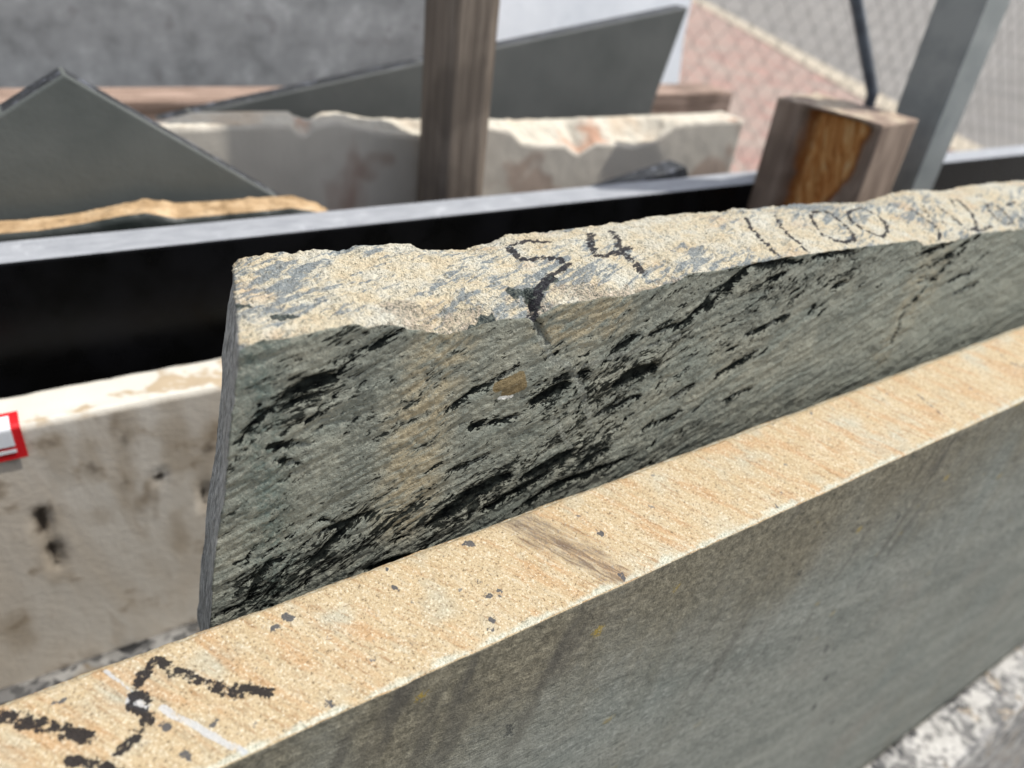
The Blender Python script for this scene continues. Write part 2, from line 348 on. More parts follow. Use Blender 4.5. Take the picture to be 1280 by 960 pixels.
def mat_travertine():
    b = MB('travertine', .55, .3)
    v = b.map((14, 20, 4.5), (0, math.radians(6), 0)); n1 = b.noise(1, 4, .6, v, .8); n2 = b.noise(40, 3, .6)
    c = b.ramp(n1, [(.1, (.72, .63, .51)), (.4, (.62, .55, .46)), (.65, (.68, .625, .545)), (.9, (.46, .375, .28))])
    c = b.mix(b.rng(n2, .62, .9, 0, .5), c, (.36, .27, .18))
    c = b.mix(b.rng(b.noise(1, 3, .6, b.map((30, 20, 12))), .68, .9, 0, .75), c, (.24, .175, .11))
    c = b.mix(b.rng(b.op('MULTIPLY_ADD', b.op('SUBTRACT', n2, .5), .9, b.attr('stain')), .1, 1., 0, .5), c, (.36, .28, .19))
    c = b.mix(b.rng(b.op('ADD', b.attr('hole'), b.op('MULTIPLY', b.op('SUBTRACT', n2, .5), 1.)), .2, .8, 0, .9), c, (.055, .038, .025))
    c = b.mix(b.attr('topm'), c, b.mix(b.rng(n2, .5, .7), (.62, .59, .52), (.44, .35, .24)))
    return b.done(c, .6, b.bump(b.op('ADD', n2, b.noise(300, 3)), .12, .001))

def mat_flat(name, stops, scale=20, detail=4, rough=.5, spec=.3, mscale=(1, 1, 1), bump=.2, fine=400, speck=None):
    b = MB(name, rough, spec); n = b.noise(scale, detail, .6, b.map(mscale)); c = b.ramp(n, stops)
    if speck: c = b.mix(b.rng(b.noise(speck[0], 3, .6), speck[1], speck[1]+.1, 0, speck[3]), c, speck[2])
    return b.done(c, b.rng(b.noise(scale*2, 2), .2, .8, rough*.85, min(1, rough*1.15)), b.bump(b.noise(fine, 3), bump, .001))

def mat_granite(k=1., name='speckled_granite'):
    b = MB(name, .55, .4)
    wv = b.N('VectorMath'); wv.operation = 'MULTIPLY_ADD'; nn = b.N('TexNoise'); b.put(nn.inputs['Vector'], b.co); nn.inputs['Scale'].default_value = 90
    b.put(wv.inputs[0], nn.outputs['Color']); wv.inputs[1].default_value = (.012,)*3; b.put(wv.inputs[2], b.co)
    n = b.N('TexVoronoi'); b.put(n.inputs['Vector'], wv.outputs[0]); n.inputs['Scale'].default_value = 64
    sp = b.N('SeparateColor'); b.put(sp.inputs[0], n.outputs['Color'])
    c = b.ramp(sp.outputs[0], [(0, (.04, .04, .042)), (.12, (.16, .155, .15)), (.26, (.30, .29, .28)), (.46, (.40, .385, .36)), (.70, (.50, .48, .45)), (.88, (.34, .28, .21))], 'CONSTANT')
    n2 = b.N('TexVoronoi'); b.put(n2.inputs['Vector'], wv.outputs[0]); n2.inputs['Scale'].default_value = 210
    s2 = b.N('SeparateColor'); b.put(s2.inputs[0], n2.outputs['Color'])
    c = b.mix(b.rng(s2.outputs[1], .72, .76, 0, .7), c, (.07, .07, .072))
    c = b.mix(b.rng(s2.outputs[2], .75, .8, 0, .5), c, (.66, .64, .6))
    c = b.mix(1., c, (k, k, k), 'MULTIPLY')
    return b.done(c, .6, b.bump(b.noise(350, 3), .3, .001))

def mat_wood(name, dark, light, grain=(260, 260, 9), rough=.75, cav=False):
    b = MB(name, rough, .2); v = b.map(grain); n = b.noise(1, 5, .65, v, .8); l = b.noise(12, 3)
    c = b.mix(b.rng(n, .3, .7), dark, light); c = b.mix(b.rng(l, .5, .75, 0, .5), c, tuple(x*.6 for x in dark))
    if cav:
        v2 = b.map((150, 150, 18), (math.radians(14), 0, 0)); g = b.noise(1, 5, .65, v2, 1.2)
        fresh = b.ramp(g, [(.1, (.24, .075, .018)), (.35, (.50, .20, .055)), (.6, (.68, .36, .13)), (.85, (.76, .54, .28))])
        fresh = b.mix(b.rng(b.attr('cav'), 1., .45, 0, .75), fresh, (.20, .07, .022))
        fresh = b.mix(b.rng(b.attr('rot'), .2, .9, 0, .9), fresh, (.05, .022, .012))
        c = b.mix(b.attr('topm'), c, b.ramp(b.noise(70, 4), [(.2, (.36, .28, .20)), (.8, (.50, .42, .32))]))
        c = b.mix(b.rng(b.op('ADD', b.attr('cav'), b.op('MULTIPLY', b.op('SUBTRACT', n, .5), .5)), .3, .6), c, fresh)
    return b.done(c, rough, b.bump(n, .5, .0012))

M_B = [mat_green_front(), mat_green_top(), mat_green_end()]; M_F = [mat_sawn_face(), mat_sawn_top()]; M_T = mat_travertine(); M_G = mat_granite(.8); M_G2 = mat_granite(.42, 'shaded_speckled_granite')  # second granite is a darkened copy, with shade put into its colour
M_blk = mat_flat('polished_black_stone', [(.3, (.003, .003, .003)), (.7, (.006, .006, .007))], rough=.3, spec=.12, bump=.0)
M_blktop = mat_flat('sawn_black_stone_edge', [(.2, (.27, .28, .30)), (.8, (.35, .36, .38))], 60, rough=.6, mscale=(1, 3, 1), bump=.2, speck=(60, .75, (.45, .46, .48), .5))
M_dk = mat_flat('honed_dark_grey_stone', [(.2, (.10, .108, .10)), (.8, (.135, .142, .13))], 14, rough=.5, bump=.1)
M_dk2 = mat_flat('honed_warm_dark_stone', [(.2, (.105, .11, .104)), (.8, (.14, .143, .135))], 14, rough=.5, bump=.1, speck=(30, .8, (.10, .10, .10), .4))
M_dkedge = mat_flat('dark_sawn_edge', [(.3, (.02, .021, .023)), (.7, (.045, .047, .05))], 60, rough=.55, bump=.5, speck=(120, .62, (.16, .17, .2), .6))
M_grey = mat_flat('mottled_grey_stone', [(.1, (.21, .215, .215)), (.4, (.29, .295, .295)), (.65, (.335, .34, .34)), (.9, (.45, .455, .455))], 34, 4, .45, .4, speck=(30, .74, (.22, .215, .215), .6), bump=.1)
M_pale = mat_flat('pale_blue_white_marble', [(.1, (.62, .65, .69)), (.6, (.76, .78, .81)), (.9, (.52, .55, .6))], 7, 4, .3, .5, bump=.05)
M_cream = mat_flat('cream_stone_face', [(.1, (.64, .585, .50)), (.45, (.56, .51, .435)), (.7, (.61, .555, .475)), (.9, (.45, .33, .265))], 11, 4, .6, .3, (1, 1, .5), speck=(8, .66, (.38, .27, .21), .7))
M_tan = mat_flat('dark_stone_face', [(.3, (.02, .025, .022)), (.7, (.05, .055, .05))], 20, rough=.5)
M_post = mat_wood('weathered_post_wood', (.15, .12, .096), (.24, .195, .155))
M_timber = mat_wood('split_timber', (.235, .172, .132), (.33, .25, .195), (70, 70, 12), cav=True)
M_beam = mat_wood('beam_wood', (.17, .115, .085), (.46, .335, .27), (9, 260, 260))
M_steel = mat_flat('galvanised_steel', [(.3, (.25, .27, .265)), (.7, (.33, .345, .335))], 30, rough=.5, spec=.5, bump=.05)
M_rod = mat_flat('dark_steel_rod', [(.3, (.07, .08, .10)), (.7, (.13, .15, .18))], 40, rough=.35, spec=.6, bump=.1)
M_wire = mat_flat('galvanised_wire', [(.3, (.16, .16, .15)), (.7, (.24, .24, .23))], 60, rough=.5, spec=.5, bump=0)
M_red = mat_flat('red_print', [(.3, (.62, .012, .018)), (.7, (.70, .02, .025))], 30, rough=.35, spec=.5, bump=0)
M_white = mat_flat('white_print', [(.3, (.78, .80, .83)), (.7, (.84, .85, .87))], 30, rough=.35, spec=.5, bump=0)
M_conc = mat_flat('yard_concrete', [(.3, (.26, .25, .235)), (.7, (.38, .365, .34))], 1.6, 6, .85, .2, bump=.4, fine=60)
M_road = mat_flat('road_surface', [(.2, (.17, .16, .148)), (.8, (.25, .235, .218))], .9, 6, .85, .2, bump=.4, fine=40)
M_kerb = mat_flat('kerb_concrete', [(.2, (.36, .31, .24)), (.8, (.48, .42, .33))], 2., 5, .8, .2, bump=.3, fine=60)
def mat_paver():
    b = MB('red_brick_paving', .85, .2)
    n = b.N('TexBrick'); b.put(n.inputs['Vector'], b.map((1, 1, 1), (0, 0, math.radians(-55)))); n.inputs['Scale'].default_value = 1
    n.inputs['Brick Width'].default_value = .42; n.inputs['Row Height'].default_value = .42; n.inputs['Mortar Size'].default_value = .02; n.inputs['Bias'].default_value = 0.
    n.inputs['Color1'].default_value = (.36, .215, .18, 1); n.inputs['Color2'].default_value = (.27, .18, .155, 1); n.inputs['Mortar'].default_value = (.30, .26, .22, 1)
    c = b.mix(b.rng(b.noise(1.7, 4), .35, .7, 0, .7), n.outputs['Color'], (.32, .265, .225))
    return b.done(c, .85, b.bump(b.noise(40, 3), .4, .003))
M_paver = mat_paver()

# ------------------------------------------------------------------ ground
def sheet(name, pts, z, mat):
    bm = bmesh.new(); bm.faces.new([bm.verts.new((x, y, z)) for x, y in pts]); bmesh.ops.recalc_face_normals(bm, faces=bm.faces)
    o = bm_obj(name, bm, mat); tag(o, kind='structure'); return o
sheet('road', [(-400, -400), (600, -400), (600, 600), (-400, 600)], -.13, M_road)
K0 = np.array([9.1, 5.85]); KD = np.array([.576, .817]); KN = np.array([.817, -.576])
far, near = K0+KD*60, K0-KD*(5.85-1.9)/.817
sheet('yard_ground', [(-30, -30), tuple(K0-KD*36), tuple(near), (-30, 1.9)], .0, M_conc)
sheet('footpath', [(-30, 1.9), tuple(near), tuple(far), (-30, far[1])], .004, M_paver)
bm = bmesh.new(); a = K0-KD*34; e = K0+KD*60; nseg = 94
for i in range(nseg):
    p0 = a+(e-a)*i/nseg; p1 = a+(e-a)*(i+1)/nseg-KD*.012
    q = [p0, p1, p1+KN*.42, p0+KN*.42]
    lo = [bm.verts.new((*v, -.129)) for v in q]; hi = [bm.verts.new((*v, .02)) for v in q]
    bm.faces.new(hi); [bm.faces.new((lo[j], lo[(j+1) % 4], hi[(j+1) % 4], hi[j])) for j in range(4)]
bmesh.ops.recalc_face_normals(bm, faces=bm.faces)
tag(bm_obj('kerb', bm, M_kerb), kind='structure')

# bearers the slabs stand on
for x in (-.25, .62, 1.25):
    bm = bmesh.new(); box_bm(bm, x-.05, x+.05, -.05, 1.25, 0., BASE, .004)
    o = bm_obj('timber_bearer', bm, M_beam); centre(o, (x, .65, 0))
    tag(o, 'rough timber bearer lying on the yard floor under the upright stone slabs', 'bearer', 'bearers under the slabs')

# ------------------------------------------------------------------ the foliated green slab with the broken top
def graded(a, b, d0, d1, dense_to=None):
    """spacing grows from d0 at a to d1 at b"""
    out = [a]; d = d0
    while out[-1] < b:
        t = (out[-1]-a)/(b-a); out.append(out[-1]+d0+(d1-d0)*t)
    out[-1] = b; return np.array(out)
B_F = [(296, 441), (301, 439), (335, 423), (354, 424), (372, 420), (410, 412), (447, 405), (466, 408), (480, 406), (502, 407), (523, 412), (540, 414), (555, 417), (574, 416), (600, 407), (622, 399), (659, 397), (668, 403), (676, 393), (700, 381), (731, 376), (757, 371), (783, 370), (817, 360), (850, 351), (860, 342), (900, 338), (974, 323), (1014, 317), (1100, 306), (1147, 300), (1155, 307), (1189, 302), (1205, 299), (1220, 292), (1280, 286), (1420, 266), (1700, 226)]
B_B = [(290, 345), (294, 334), (307, 324), (335, 319), (365, 316), (391, 313), (410, 315), (429, 314), (444, 308.5), (472, 308.5), (492, 306.5), (512, 306), (517, 311), (526, 313.5), (557, 315), (583, 314), (592, 310), (612, 306.6), (634, 295.5), (680, 291.5), (731, 285.5), (783, 277), (817, 271), (852, 268), (900, 266), (909, 264), (914, 261), (940, 263), (952, 260), (1026, 254), (1060, 255), (1077, 253), (1100, 247), (1119, 240), (1142, 239), (1180, 240), (1199, 235), (1230, 230), (1280, 226), (1420, 209), (1700, 175)]
BYf, BYb = .168, .220
zbf, zbb = interp_px(B_F, BYf), interp_px(B_B, BYb)
zbf0 = zbf; zbf = lambda X: zbf0(X)-.0007*np.clip(pn(np.asarray(X)*170, 2., 5.)+.5*pn(np.asarray(X)*420, 2., 5.), -.3, 1)
zbb0 = zbb; zbb = lambda X: zbb0(X+.012*np.exp(-(np.asarray(X)-.040)/.05))
fl_px = [(296, 428), (480, 402), (700, 374), (900, 338), (1280, 284), (1700, 222)]
X = np.concatenate([graded(.040, .46, .00045, .0011), graded(.463, 1.02, .004, .02)])
tz = np.concatenate([np.linspace(0, .86, 14)[:-1], np.linspace(.86, .9, 16)[:-1], np.linspace(.9, 1, 215)])
efz = [(onY(x, y, BYf)[2], onY(x, y, BYf)[0]) for x, y in [(301.6, 425), (294, 482), (287, 545), (281, 620), (272, 670), (266, 720), (263, 781)]]
ebz = [(onY(x, y, BYb)[2], onY(x, y, BYb)[0]) for x, y in [(293, 338), (283, 432), (278, 482), (270, 545), (266, 595), (259, 639), (250, 720), (246, 765)]]
efz.sort(); ebz.sort()
def endL(z, s):
    a = np.interp(z, [p[0] for p in efz], [p[1] for p in efz]); b = np.interp(z, [p[0] for p in ebz], [p[1] for p in ebz])
    return a*(1-s)+b*s-.040
V, F, reg = slab_grid(X, BYf, BYb, zbf, zbb, interp_px(fl_px, BYf), BASE, tz, 96, endL, fall=.05)
def px_strokes(lst, fn):
    return [([fn(x, y) for x, y in pts], hw/3700.) for pts, hw in lst]
fy = lambda x, y: (onY(x, y, BYf)[0], onY(x, y, BYf)[2])
def ft(x, y):
    p = onZ(x, y, H-.102); return p[0], p[1]
flakes = [([(347, 503), (385, 482), (425, 468)], 6), ([(300, 553), (325, 526), (345, 507)], 2.4), ([(350, 512), (400, 490)], 2.5), ([(402, 480), (450, 445)], 1.4), ([(555, 515), (620, 475), (650, 458)], 2.2), ([(585, 536), (606, 528)], 4.5), ([(608, 531), (650, 520)], 2.6),
    ([(662, 508), (690, 490), (714, 478)], 8), ([(720, 472), (738, 464)], 5), ([(766, 484), (786, 470), (824, 456)], 9), ([(750, 455), (775, 436), (800, 418)], 5), ([(690, 478), (716, 466)], 3), ([(812, 418), (860, 402), (890, 370), (930, 338), (962, 322)], 3.8), ([(838, 500), (870, 480)], 4), ([(530, 662), (580, 625), (640, 590)], 9), ([(598, 642), (650, 612), (690, 588)], 6), ([(650, 600), (720, 562)], 6.5),
    ([(384, 709), (415, 678), (440, 655)], 5), ([(400, 665), (470, 640)], 4), ([(307, 756), (322, 725), (338, 704)], 2.6), ([(318, 760), (350, 728)], 2), ([(455, 714), (500, 700), (534, 688)], 5), ([(268, 772), (330, 742)], 2), ([(340, 560), (386, 556)], 2), ([(345, 575), (372, 580)], 1.5),
    ([(880, 387), (910, 360), (942, 331), (1005, 326)], 4.5), ([(1014, 323), (1067, 313)], 4), ([(1038, 362), (1058, 353)], 6), ([(1008, 397), (1021, 381)], 2.2), ([(1150, 318), (1190, 303)], 3), ([(1224, 294), (1190, 325), (1130, 388), (1114, 431)], 2.2), ([(1160, 335), (1192, 316), (1212, 300)], 2.6), ([(1186, 352), (1222, 338)], 2.4), ([(1190, 368), (1224, 352)], 1.6), ([(895, 470), (945, 442)], 4), ([(905, 500), (940, 486)], 3), ([(930, 420), (985, 395)], 3), ([(960, 350), (985, 340)], 3.5), ([(668, 398), (678, 420)], 2.6), ([(420, 455), (500, 415)], 1.), ([(745, 520), (800, 495)], 3.5), ([(560, 590), (610, 570)], 2.), ([(720, 585), (760, 560)], 4), ([(800, 540), (850, 515)], 3), ([(640, 640), (700, 606), (790, 570)], 4)]
_r2 = random.Random(11); flakes2 = []
CL = [(400, 690, 50), (330, 730, 30), (470, 660, 40), (570, 635, 45), (670, 590, 50), (700, 500, 45), (780, 470, 45), (860, 430, 60), (960, 365, 50), (1060, 345, 45), (740, 560, 45), (380, 500, 45), (1170, 340, 30)]
for _ in range(240):
    cx_, cy_, sg_ = _r2.choice(CL); px, py = _r2.gauss(cx_, sg_), _r2.gauss(cy_, sg_*.55)
    if py < 455-.155*(px-300): continue
    L = _r2.uniform(6, 30); an = math.radians(35+14*math.sin(px/55.)*math.cos(py/40.)+_r2.gauss(0, 6)); w = _r2.uniform(.5, 1.7)*(L/20)**.5
    flakes2.append(([(px-L/2*math.cos(an), py+L/2*math.sin(an)), (px+_r2.gauss(0, 2), py+_r2.gauss(0, 2)), (px+L/2*math.cos(an), py-L/2*math.sin(an))], w))
veins = [([(666, 398), (691, 449), (716, 461), (729, 492), (738, 530)], 3.5), ([(690, 520), (712, 560)], 2), ([(716, 461), (790, 440), (850, 420)], 2)]
browns = [([(622, 484), (650, 470), (652, 482), (632, 490)], 6)]
whites = [([(624, 498), (640, 495)], 1.6)]
chipd = [([(500, 402), (545, 404), (600, 396)], 16), ([(700, 365), (780, 362), (850, 350)], 7), ([(640, 370), (680, 375)], 6), ([(1170, 296), (1215, 288)], 5)]
gloss = [([(560, 412), (580, 405), (612, 392)], 8), ([(640, 371), (660, 368)], 6), ([(668, 372), (690, 352)], 5), ([(348, 418), (366, 417)], 4), ([(302, 405), (309, 406)], 3)]
ink = [([(684, 309), (660, 307.5), (634, 314), (638, 323), (652, 333), (676, 330), (696, 330), (710, 339), (689, 349), (676, 361), (665, 381), (667, 395)], 4.8),
    ([(736, 299), (737, 309), (741, 321), (746, 326), (761, 325), (785, 314)], 4.4), ([(761, 294), (768, 304), (772, 314), (782, 325), (791, 333), (801, 344)], 4.4),
    ([(931, 278), (938, 290), (949, 301), (961, 313), (975, 322)], 2.6), ([(969, 273), (976, 287), (990, 301), (1011, 315)], 2.6),
    ([(1012, 272), (1017, 266), (1035, 267), (1052, 277), (1066, 289), (1069, 296), (1057, 301), (1043, 298), (1029, 294), (1019, 284), (1012, 272)], 2.4),
    ([(1059, 270), (1062, 263), (1077, 259), (1094, 264), (1103, 270), (1110, 278), (1110, 287), (1105, 291), (1094, 289), (1083, 285), (1070, 279), (1059, 270)], 2.4),
    ([(1136, 257), (1155, 262), (1167, 269), (1175, 275), (1181, 283)], 2.5), ([(1155, 253), (1166, 262), (1186, 270)], 1.6), ([(1172, 251), (1186, 258), (1199, 264), (1214, 273)], 2.),
    ([(1196, 250), (1190, 244), (1202, 245), (1217, 254), (1224, 262), (1227, 270), (1220, 274), (1236, 272), (1246, 267)], 2.4), ([(1236, 245), (1252, 247), (1267, 256), (1275, 262), (1264, 264), (1250, 259), (1241, 252), (1236, 245)], 2.), ([(1264, 246), (1272, 241), (1290, 246), (1304, 258), (1290, 260), (1275, 252), (1264, 246)], 2.)]
x, y, z = V.T; topm = (reg == 1).astype(float)
c_, s_ = math.cos(FOL), math.sin(FOL); fu, fv = x*c_+(z-H)*s_, -x*s_+(z-H)*c_
fv = fv+.004*pn(x*28, 3.3, z*28)
isf = (reg == 0)
A = {}
fd = np.full(len(V), 1.); vis = isf & (z > H-.30); fd[vis] = stroke_field(x[vis]+.0012*pn(x[vis]*130, 1., z[vis]*130), z[vis]+.0012*pn(x[vis]*130, 9., z[vis]*130), px_strokes(flakes, fy), True)
A['flake'] = np.clip(.6-fd/.0015, -3, 1.2)
fd[vis] = stroke_field(x[vis]+.0012*pn(x[vis]*150, 1., z[vis]*150), z[vis]+.0010*pn(x[vis]*150, 9., z[vis]*150), px_strokes(flakes2, fy), True)
A['flake'] = np.maximum(A['flake'], np.clip(.30-fd/.0008, -3, .75))
for nm, st, w in (('vein', veins, .0011), ('brown', browns, .0011), ('white', whites, .0006)):
    d = np.full(len(V), 1.); d[vis] = stroke_field(x[vis], z[vis], px_strokes(st, fy)); A[nm] = np.clip(.6-d/w, -3, 1)
tp = (reg == 1) | (isf & (z > H-.13))
for nm, st, w in (('ink', ink, .0009), ('gloss', gloss, .0016), ('chip', chipd, .006)):
    d = np.full(len(V), 1.); d[tp] = stroke_field(x[tp]+.0005*pn(x[tp]*300, y[tp]*300, 2.), y[tp], px_strokes(st, ft)); A[nm] = np.clip(.75-d/w, -3, 1)
warm_st = [([(560, 425), (530, 500), (515, 590), (510, 640)], 20), ([(1150, 345), (1130, 400), (1105, 440)], 22), ([(700, 400), (760, 390)], 22), ([(1180, 310), (1160, 370)], 14)]
d = np.full(len(V), 1.); d[vis] = stroke_field(x[vis], z[vis], px_strokes(warm_st, fy)); A['warm'] = np.clip(1-d/.010, 0, 1)
cl = 0
for a_, b_, c_ in CL: q_ = fy(a_, b_); cl = cl+np.exp(-(((x-q_[0])**2+(z-q_[1])**2*2.5)/(2*(c_/3200.)**2)))
A['clus'] = np.where(isf, np.clip(cl, 0, 1.2), 0)
A['pale'] = sm(.24, .40, x)*(1-.3*sm(H-.16, H-.11, z)); A['calm'] = np.clip(sm(.22, .36, x)*sm(H-.112, H-.135, z)+sm(.40, .46, x), 0, 1)
A['green'] = np.clip(1-np.abs(x-.042)/.010, 0, 1)*isf+.7*np.clip(1-(zbf(x)-z)/.006, 0, 1)*isf*(.5+pn(x*60, 0., 0.))
# smooth region masks
chipdepth = np.maximum(interp_px(fl_px, BYf)(x)-zbf(x), 0)
A['topm'] = np.where(reg == 1, 1., np.where(isf, np.clip(.45-(zbf(x)-z)/.0012, 0, .5), 0.)); A['endm'] = (reg == 3).astype(float)
# relief
N = normals(V, F)
hf = .00045*fbm(fu*90, 2., fv*420, 4)+.0007*fbm(fu*35, 5., fv*120, 3)+.0003*pn(x*700, y*700, z*700)-.0010*np.clip(A['flake'], 0, 1)
ht = .0007*fbm(x*55, y*120, 4., 2, .55)+.0006*ridge(x*160+y*80, y*420-x*100, 1., 3)+.0005*fbm(x*600, y*600, z*600, 2)+.0011*np.clip(A['chip'], 0, 1)*fbm(x*250, y*350, z*250, 2)
he = .0005*fbm(x*500, y*420, z*35, 3)+.0012*pn(x*40, y*30, z*45)
ed = np.where(reg == 1, np.minimum((y-BYf)/.006, 1), 1)
disp = np.where(reg == 0, hf, np.where(reg == 1, ht*np.clip(.45+.55*ed, 0, 1), he))
crack = stroke_field(x, z, px_strokes([([(663, 385), (672, 402), (686, 430)], .5)], fy))
disp = disp-np.where(isf, .0014*np.clip(1-crack/.0008, 0, 1), 0)
V = V+N*disp[:, None]
rf = reg[F]; nt_ = (rf == 1).sum(1)
me = mesh_np('foliated_stone_slab', V, F, A, matidx=np.where((rf == 3).sum(1) >= 1, 2, np.where((nt_ >= 2), 1, 0))); o = link('foliated_stone_slab', me, M_B); centre(o, (.45, .194, BASE))
tag(o, 'rough green-grey foliated stone slab with black flakes, broken top edge marked 1100 in black pen', 'stone slab')

# ------------------------------------------------------------------ the sawn slab in front of it
F_F = [(-200, 1178), (0, 1082), (308, 941), (400, 900), (560, 830), (700, 767), (880, 682), (960, 649), (1280, 501), (1600, 352), (1900, 215)]
F_B = [(-300, 985), (0, 880), (200, 808), (400, 740), (560, 677), (700, 621), (875, 560), (1060, 491), (1280, 404), (1600, 283), (1900, 170)]
FYf, FYb = .115, .160
zff, zfb = interp_px(F_F, FYf), interp_px(F_B, FYb)
X = np.concatenate([np.linspace(-.42, -.09, 12)[:-1], graded(-.09, .85, .00055, .0032), [.88, .95, 1.02]])
tz = np.concatenate([np.linspace(0, .45, 12)[:-1], 1-graded(0, .55, .0007, .012)[::-1]])
linF = np.poly1d(np.polyfit(X, zff(X), 2)); linB = np.poly1d(np.polyfit(X, zfb(X), 2))
nk = lambda X: .0009*np.clip(pn(X*75, 3., 8.)+.5*pn(X*220, 1., 8.)-.1, 0, 1)+.0011*np.clip(pn(X*23, 7., 2.)-.32, 0, 1)
V, F, reg = slab_grid(X, FYf, FYb, lambda X: linF(X)-.0004-nk(X), lambda X: linB(X)-.0004-nk(X+3.3), linF, BASE, tz, 76, None, chipk=1.1, backw=.0012)
x, y, z = V.T; isf = reg == 0; A = {}
fz = lambda px, py: tuple(onZ(px, py, H-.182)[:2])
inkF = [([(4, 905), (30, 911), (60, 916), (112, 929)], 4.7), ([(92, 954), (132, 964), (170, 976)], 3.2), ([(150, 944), (162, 934), (176, 921)], 3.2), ([(165, 893), (178, 900), (190, 908)], 2.6), ([(167, 876), (187, 882)], 2.9), ([(175, 864), (187, 850), (201, 838)], 3.2), ([(202, 838), (224, 850), (264, 862), (301, 875)], 3.5), ([(298, 865), (318, 868), (337, 871)], 3.3)]
stainF = [([(632, 668), (690, 698), (774, 722)], 5), ([(655, 664), (700, 682), (750, 700)], 3), ([(645, 672), (700, 692), (760, 715)], 5)]
scrF = [([(205, 893), (250, 914), (304, 940)], 3.), ([(136, 851), (165, 872), (180, 884)], 1.), ([(166, 884), (184, 892)], 4)]
spF = [([(px, py), (px+dx, py+dy)], w) for px, py, dx, dy, w in [(342, 799, 10, -6, 2.4), (357, 783, 6, 2, 2.6), (488, 743, 8, 6, 2.2), (580, 696, 8, -1, 2.2), (610, 752, 4, -4, 2.8), (622, 750, 2, -3, 2.8), (744, 675, 8, 4, 2.6), (409, 882, 6, 1, 2.8), (614, 777, 2, 1, 1.8), (610, 790, 3, 0, 2), (595, 737, 6, 1, 1.4), (550, 707, 5, 2, 1.6), (483, 727, 2, 1, 1.4), (775, 722, 2, 4, 3.2), (1188, 470, 12, 6, 1.2), (1190, 446, 8, 2, 2), (960, 630, 10, 8, 1), (263, 912, 8, -5, 2), (205, 912, 5, 3, 2.4), (230, 945, 6, 4, 2.2), (70, 890, 10, -3, 2), (860, 735, 3, 0, 1)]] + [([(1140, 510), (1170, 528), (1204, 542)], .5), ([(1226, 452), (1250, 470), (1290, 476)], .5)]
tp = reg == 1; jx, jy = .0006*pn(x*260, y*260, 5.), .0006*pn(x*260, y*260, 11.)
for nm, st, w in (('ink', inkF, .0009), ('stain', stainF, .0055), ('scratch', scrF, .0007), ('speck', spF, .0006)):
    d = np.full(len(V), 1.); d[tp] = stroke_field(x[tp]+jx[tp], y[tp]+jy[tp], px_strokes(st, fz)); A[nm] = np.clip(.75-d/w, -3, 1)
tt = (y-FYf)/(FYb-FYf); A['rim'] = np.where(tp, np.clip(np.maximum(1-tt/.10, 1-(1-tt)/.13), 0, 1), 0.)
dz = linF(x)-z; A['edge'] = np.where(isf, np.clip(1.1-dz/.085, 0, 1), 0.); A['dripz'] = np.where(isf, np.clip(1-dz/.16, 0, 1), 0.)
A['topm'] = np.where(tp, 1., np.where(isf, np.clip(.42-dz/.0012, 0, .5), 0.))
N = normals(V, F)
ht = .00022*fbm(x*300, y*300, 3., 3)+.00028*fbm((x*.54-y*.84)*60, (x*.84+y*.54)*420, 1., 3)
hf = .00035*fbm(x*40, 2., z*140, 4)+.00016*pn(x*500, y*500, z*500)
V = V+N*np.where(tp, ht, hf)[:, None]
me = mesh_np('sawn_stone_slab', V, F, A, matidx=((reg[F] == 1).sum(1) >= 2).astype(int)); o = link('sawn_stone_slab', me, M_F); centre(o, (.3, .1375, BASE))
tag(o, 'sawn grey-green stone slab with cream-orange top edge, black pen strokes and a dark smudge', 'stone slab')

# ------------------------------------------------------------------ granite slabs, low on either side
def rough_box(name, x0, x1, y0, y1, z1, mat, nx, amp=.0012, nz=10):
    V, F = grid_box(x0, x1, y0, y1, BASE, z1, nx, 10, nz); N = normals(V, F)
    V = V+N*(amp*fbm(V[:, 0]*60, V[:, 1]*60, V[:, 2]*60, 3))[:, None]
    me = mesh_np(name, V, F); o = link(name, me, mat); centre(o, ((x0+x1)/2, (y0+y1)/2, BASE)); return o
tag(rough_box('granite_slab', .30, 1.30, .074, .1135, H-.600, M_G, 260), 'low white grey and black speckled granite slab standing against the sawn slab front face', 'stone slab')
tag(rough_box('granite_slab', -.75, .22, .330, .384, H-.432, M_G2, 240), 'low speckled granite slab, shade painted into its colour, standing against the foot of the pitted beige slab', 'stone slab')

# ------------------------------------------------------------------ travertine slab with sticker
TYf, TYb, TZ = .385, .415, H-.248
V, F = grid_box(-.80, .30, TYf, TYb, BASE, TZ, 300, 10, 220); x, y, z = V.T
ff = lambda px, py: (onY(px, py, TYf)[0], onY(px, py, TYf)[2])
holes = [([(52, 645), (55, 665)], 6), ([(66, 680), (72, 705)], 4), ([(198, 596), (203, 599)], 5), ([(255, 610), (256, 630)], 5), ([(120, 735), (130, 737)], 4), ([(150, 480), (150, 500)], 2), ([(260, 562), (263, 570)], 4), ([(220, 648), (222, 652)], 3), ([(115, 583), (120, 586)], 4), ([(155, 520), (157, 620)], 3)]
hd = stroke_field(x, z, [(p, w*.5/1000) for p, w in [(a[0], a[1]) for a in px_strokes(holes, ff)]] if False else [([ff(*q) for q in pts], w/1900.) for pts, w in holes])
hd2 = stroke_field(x, z, [([ff(*q) for q in pts], w/2400.) for pts, w in holes[:4]])+.002*pn(x*120, 1., z*120); hd = hd+.004*pn(x*80, 2., z*60)
fr = np.abs(y-TYf) < 1e-6; A = {'hole': np.where(fr, np.clip(.5-hd/.008, 0, 1)*(.55+.45*np.clip(.6-hd2/.004, 0, 1)), 0), 'topm': np.clip(1-(TZ-z)/.002, 0, 1)}
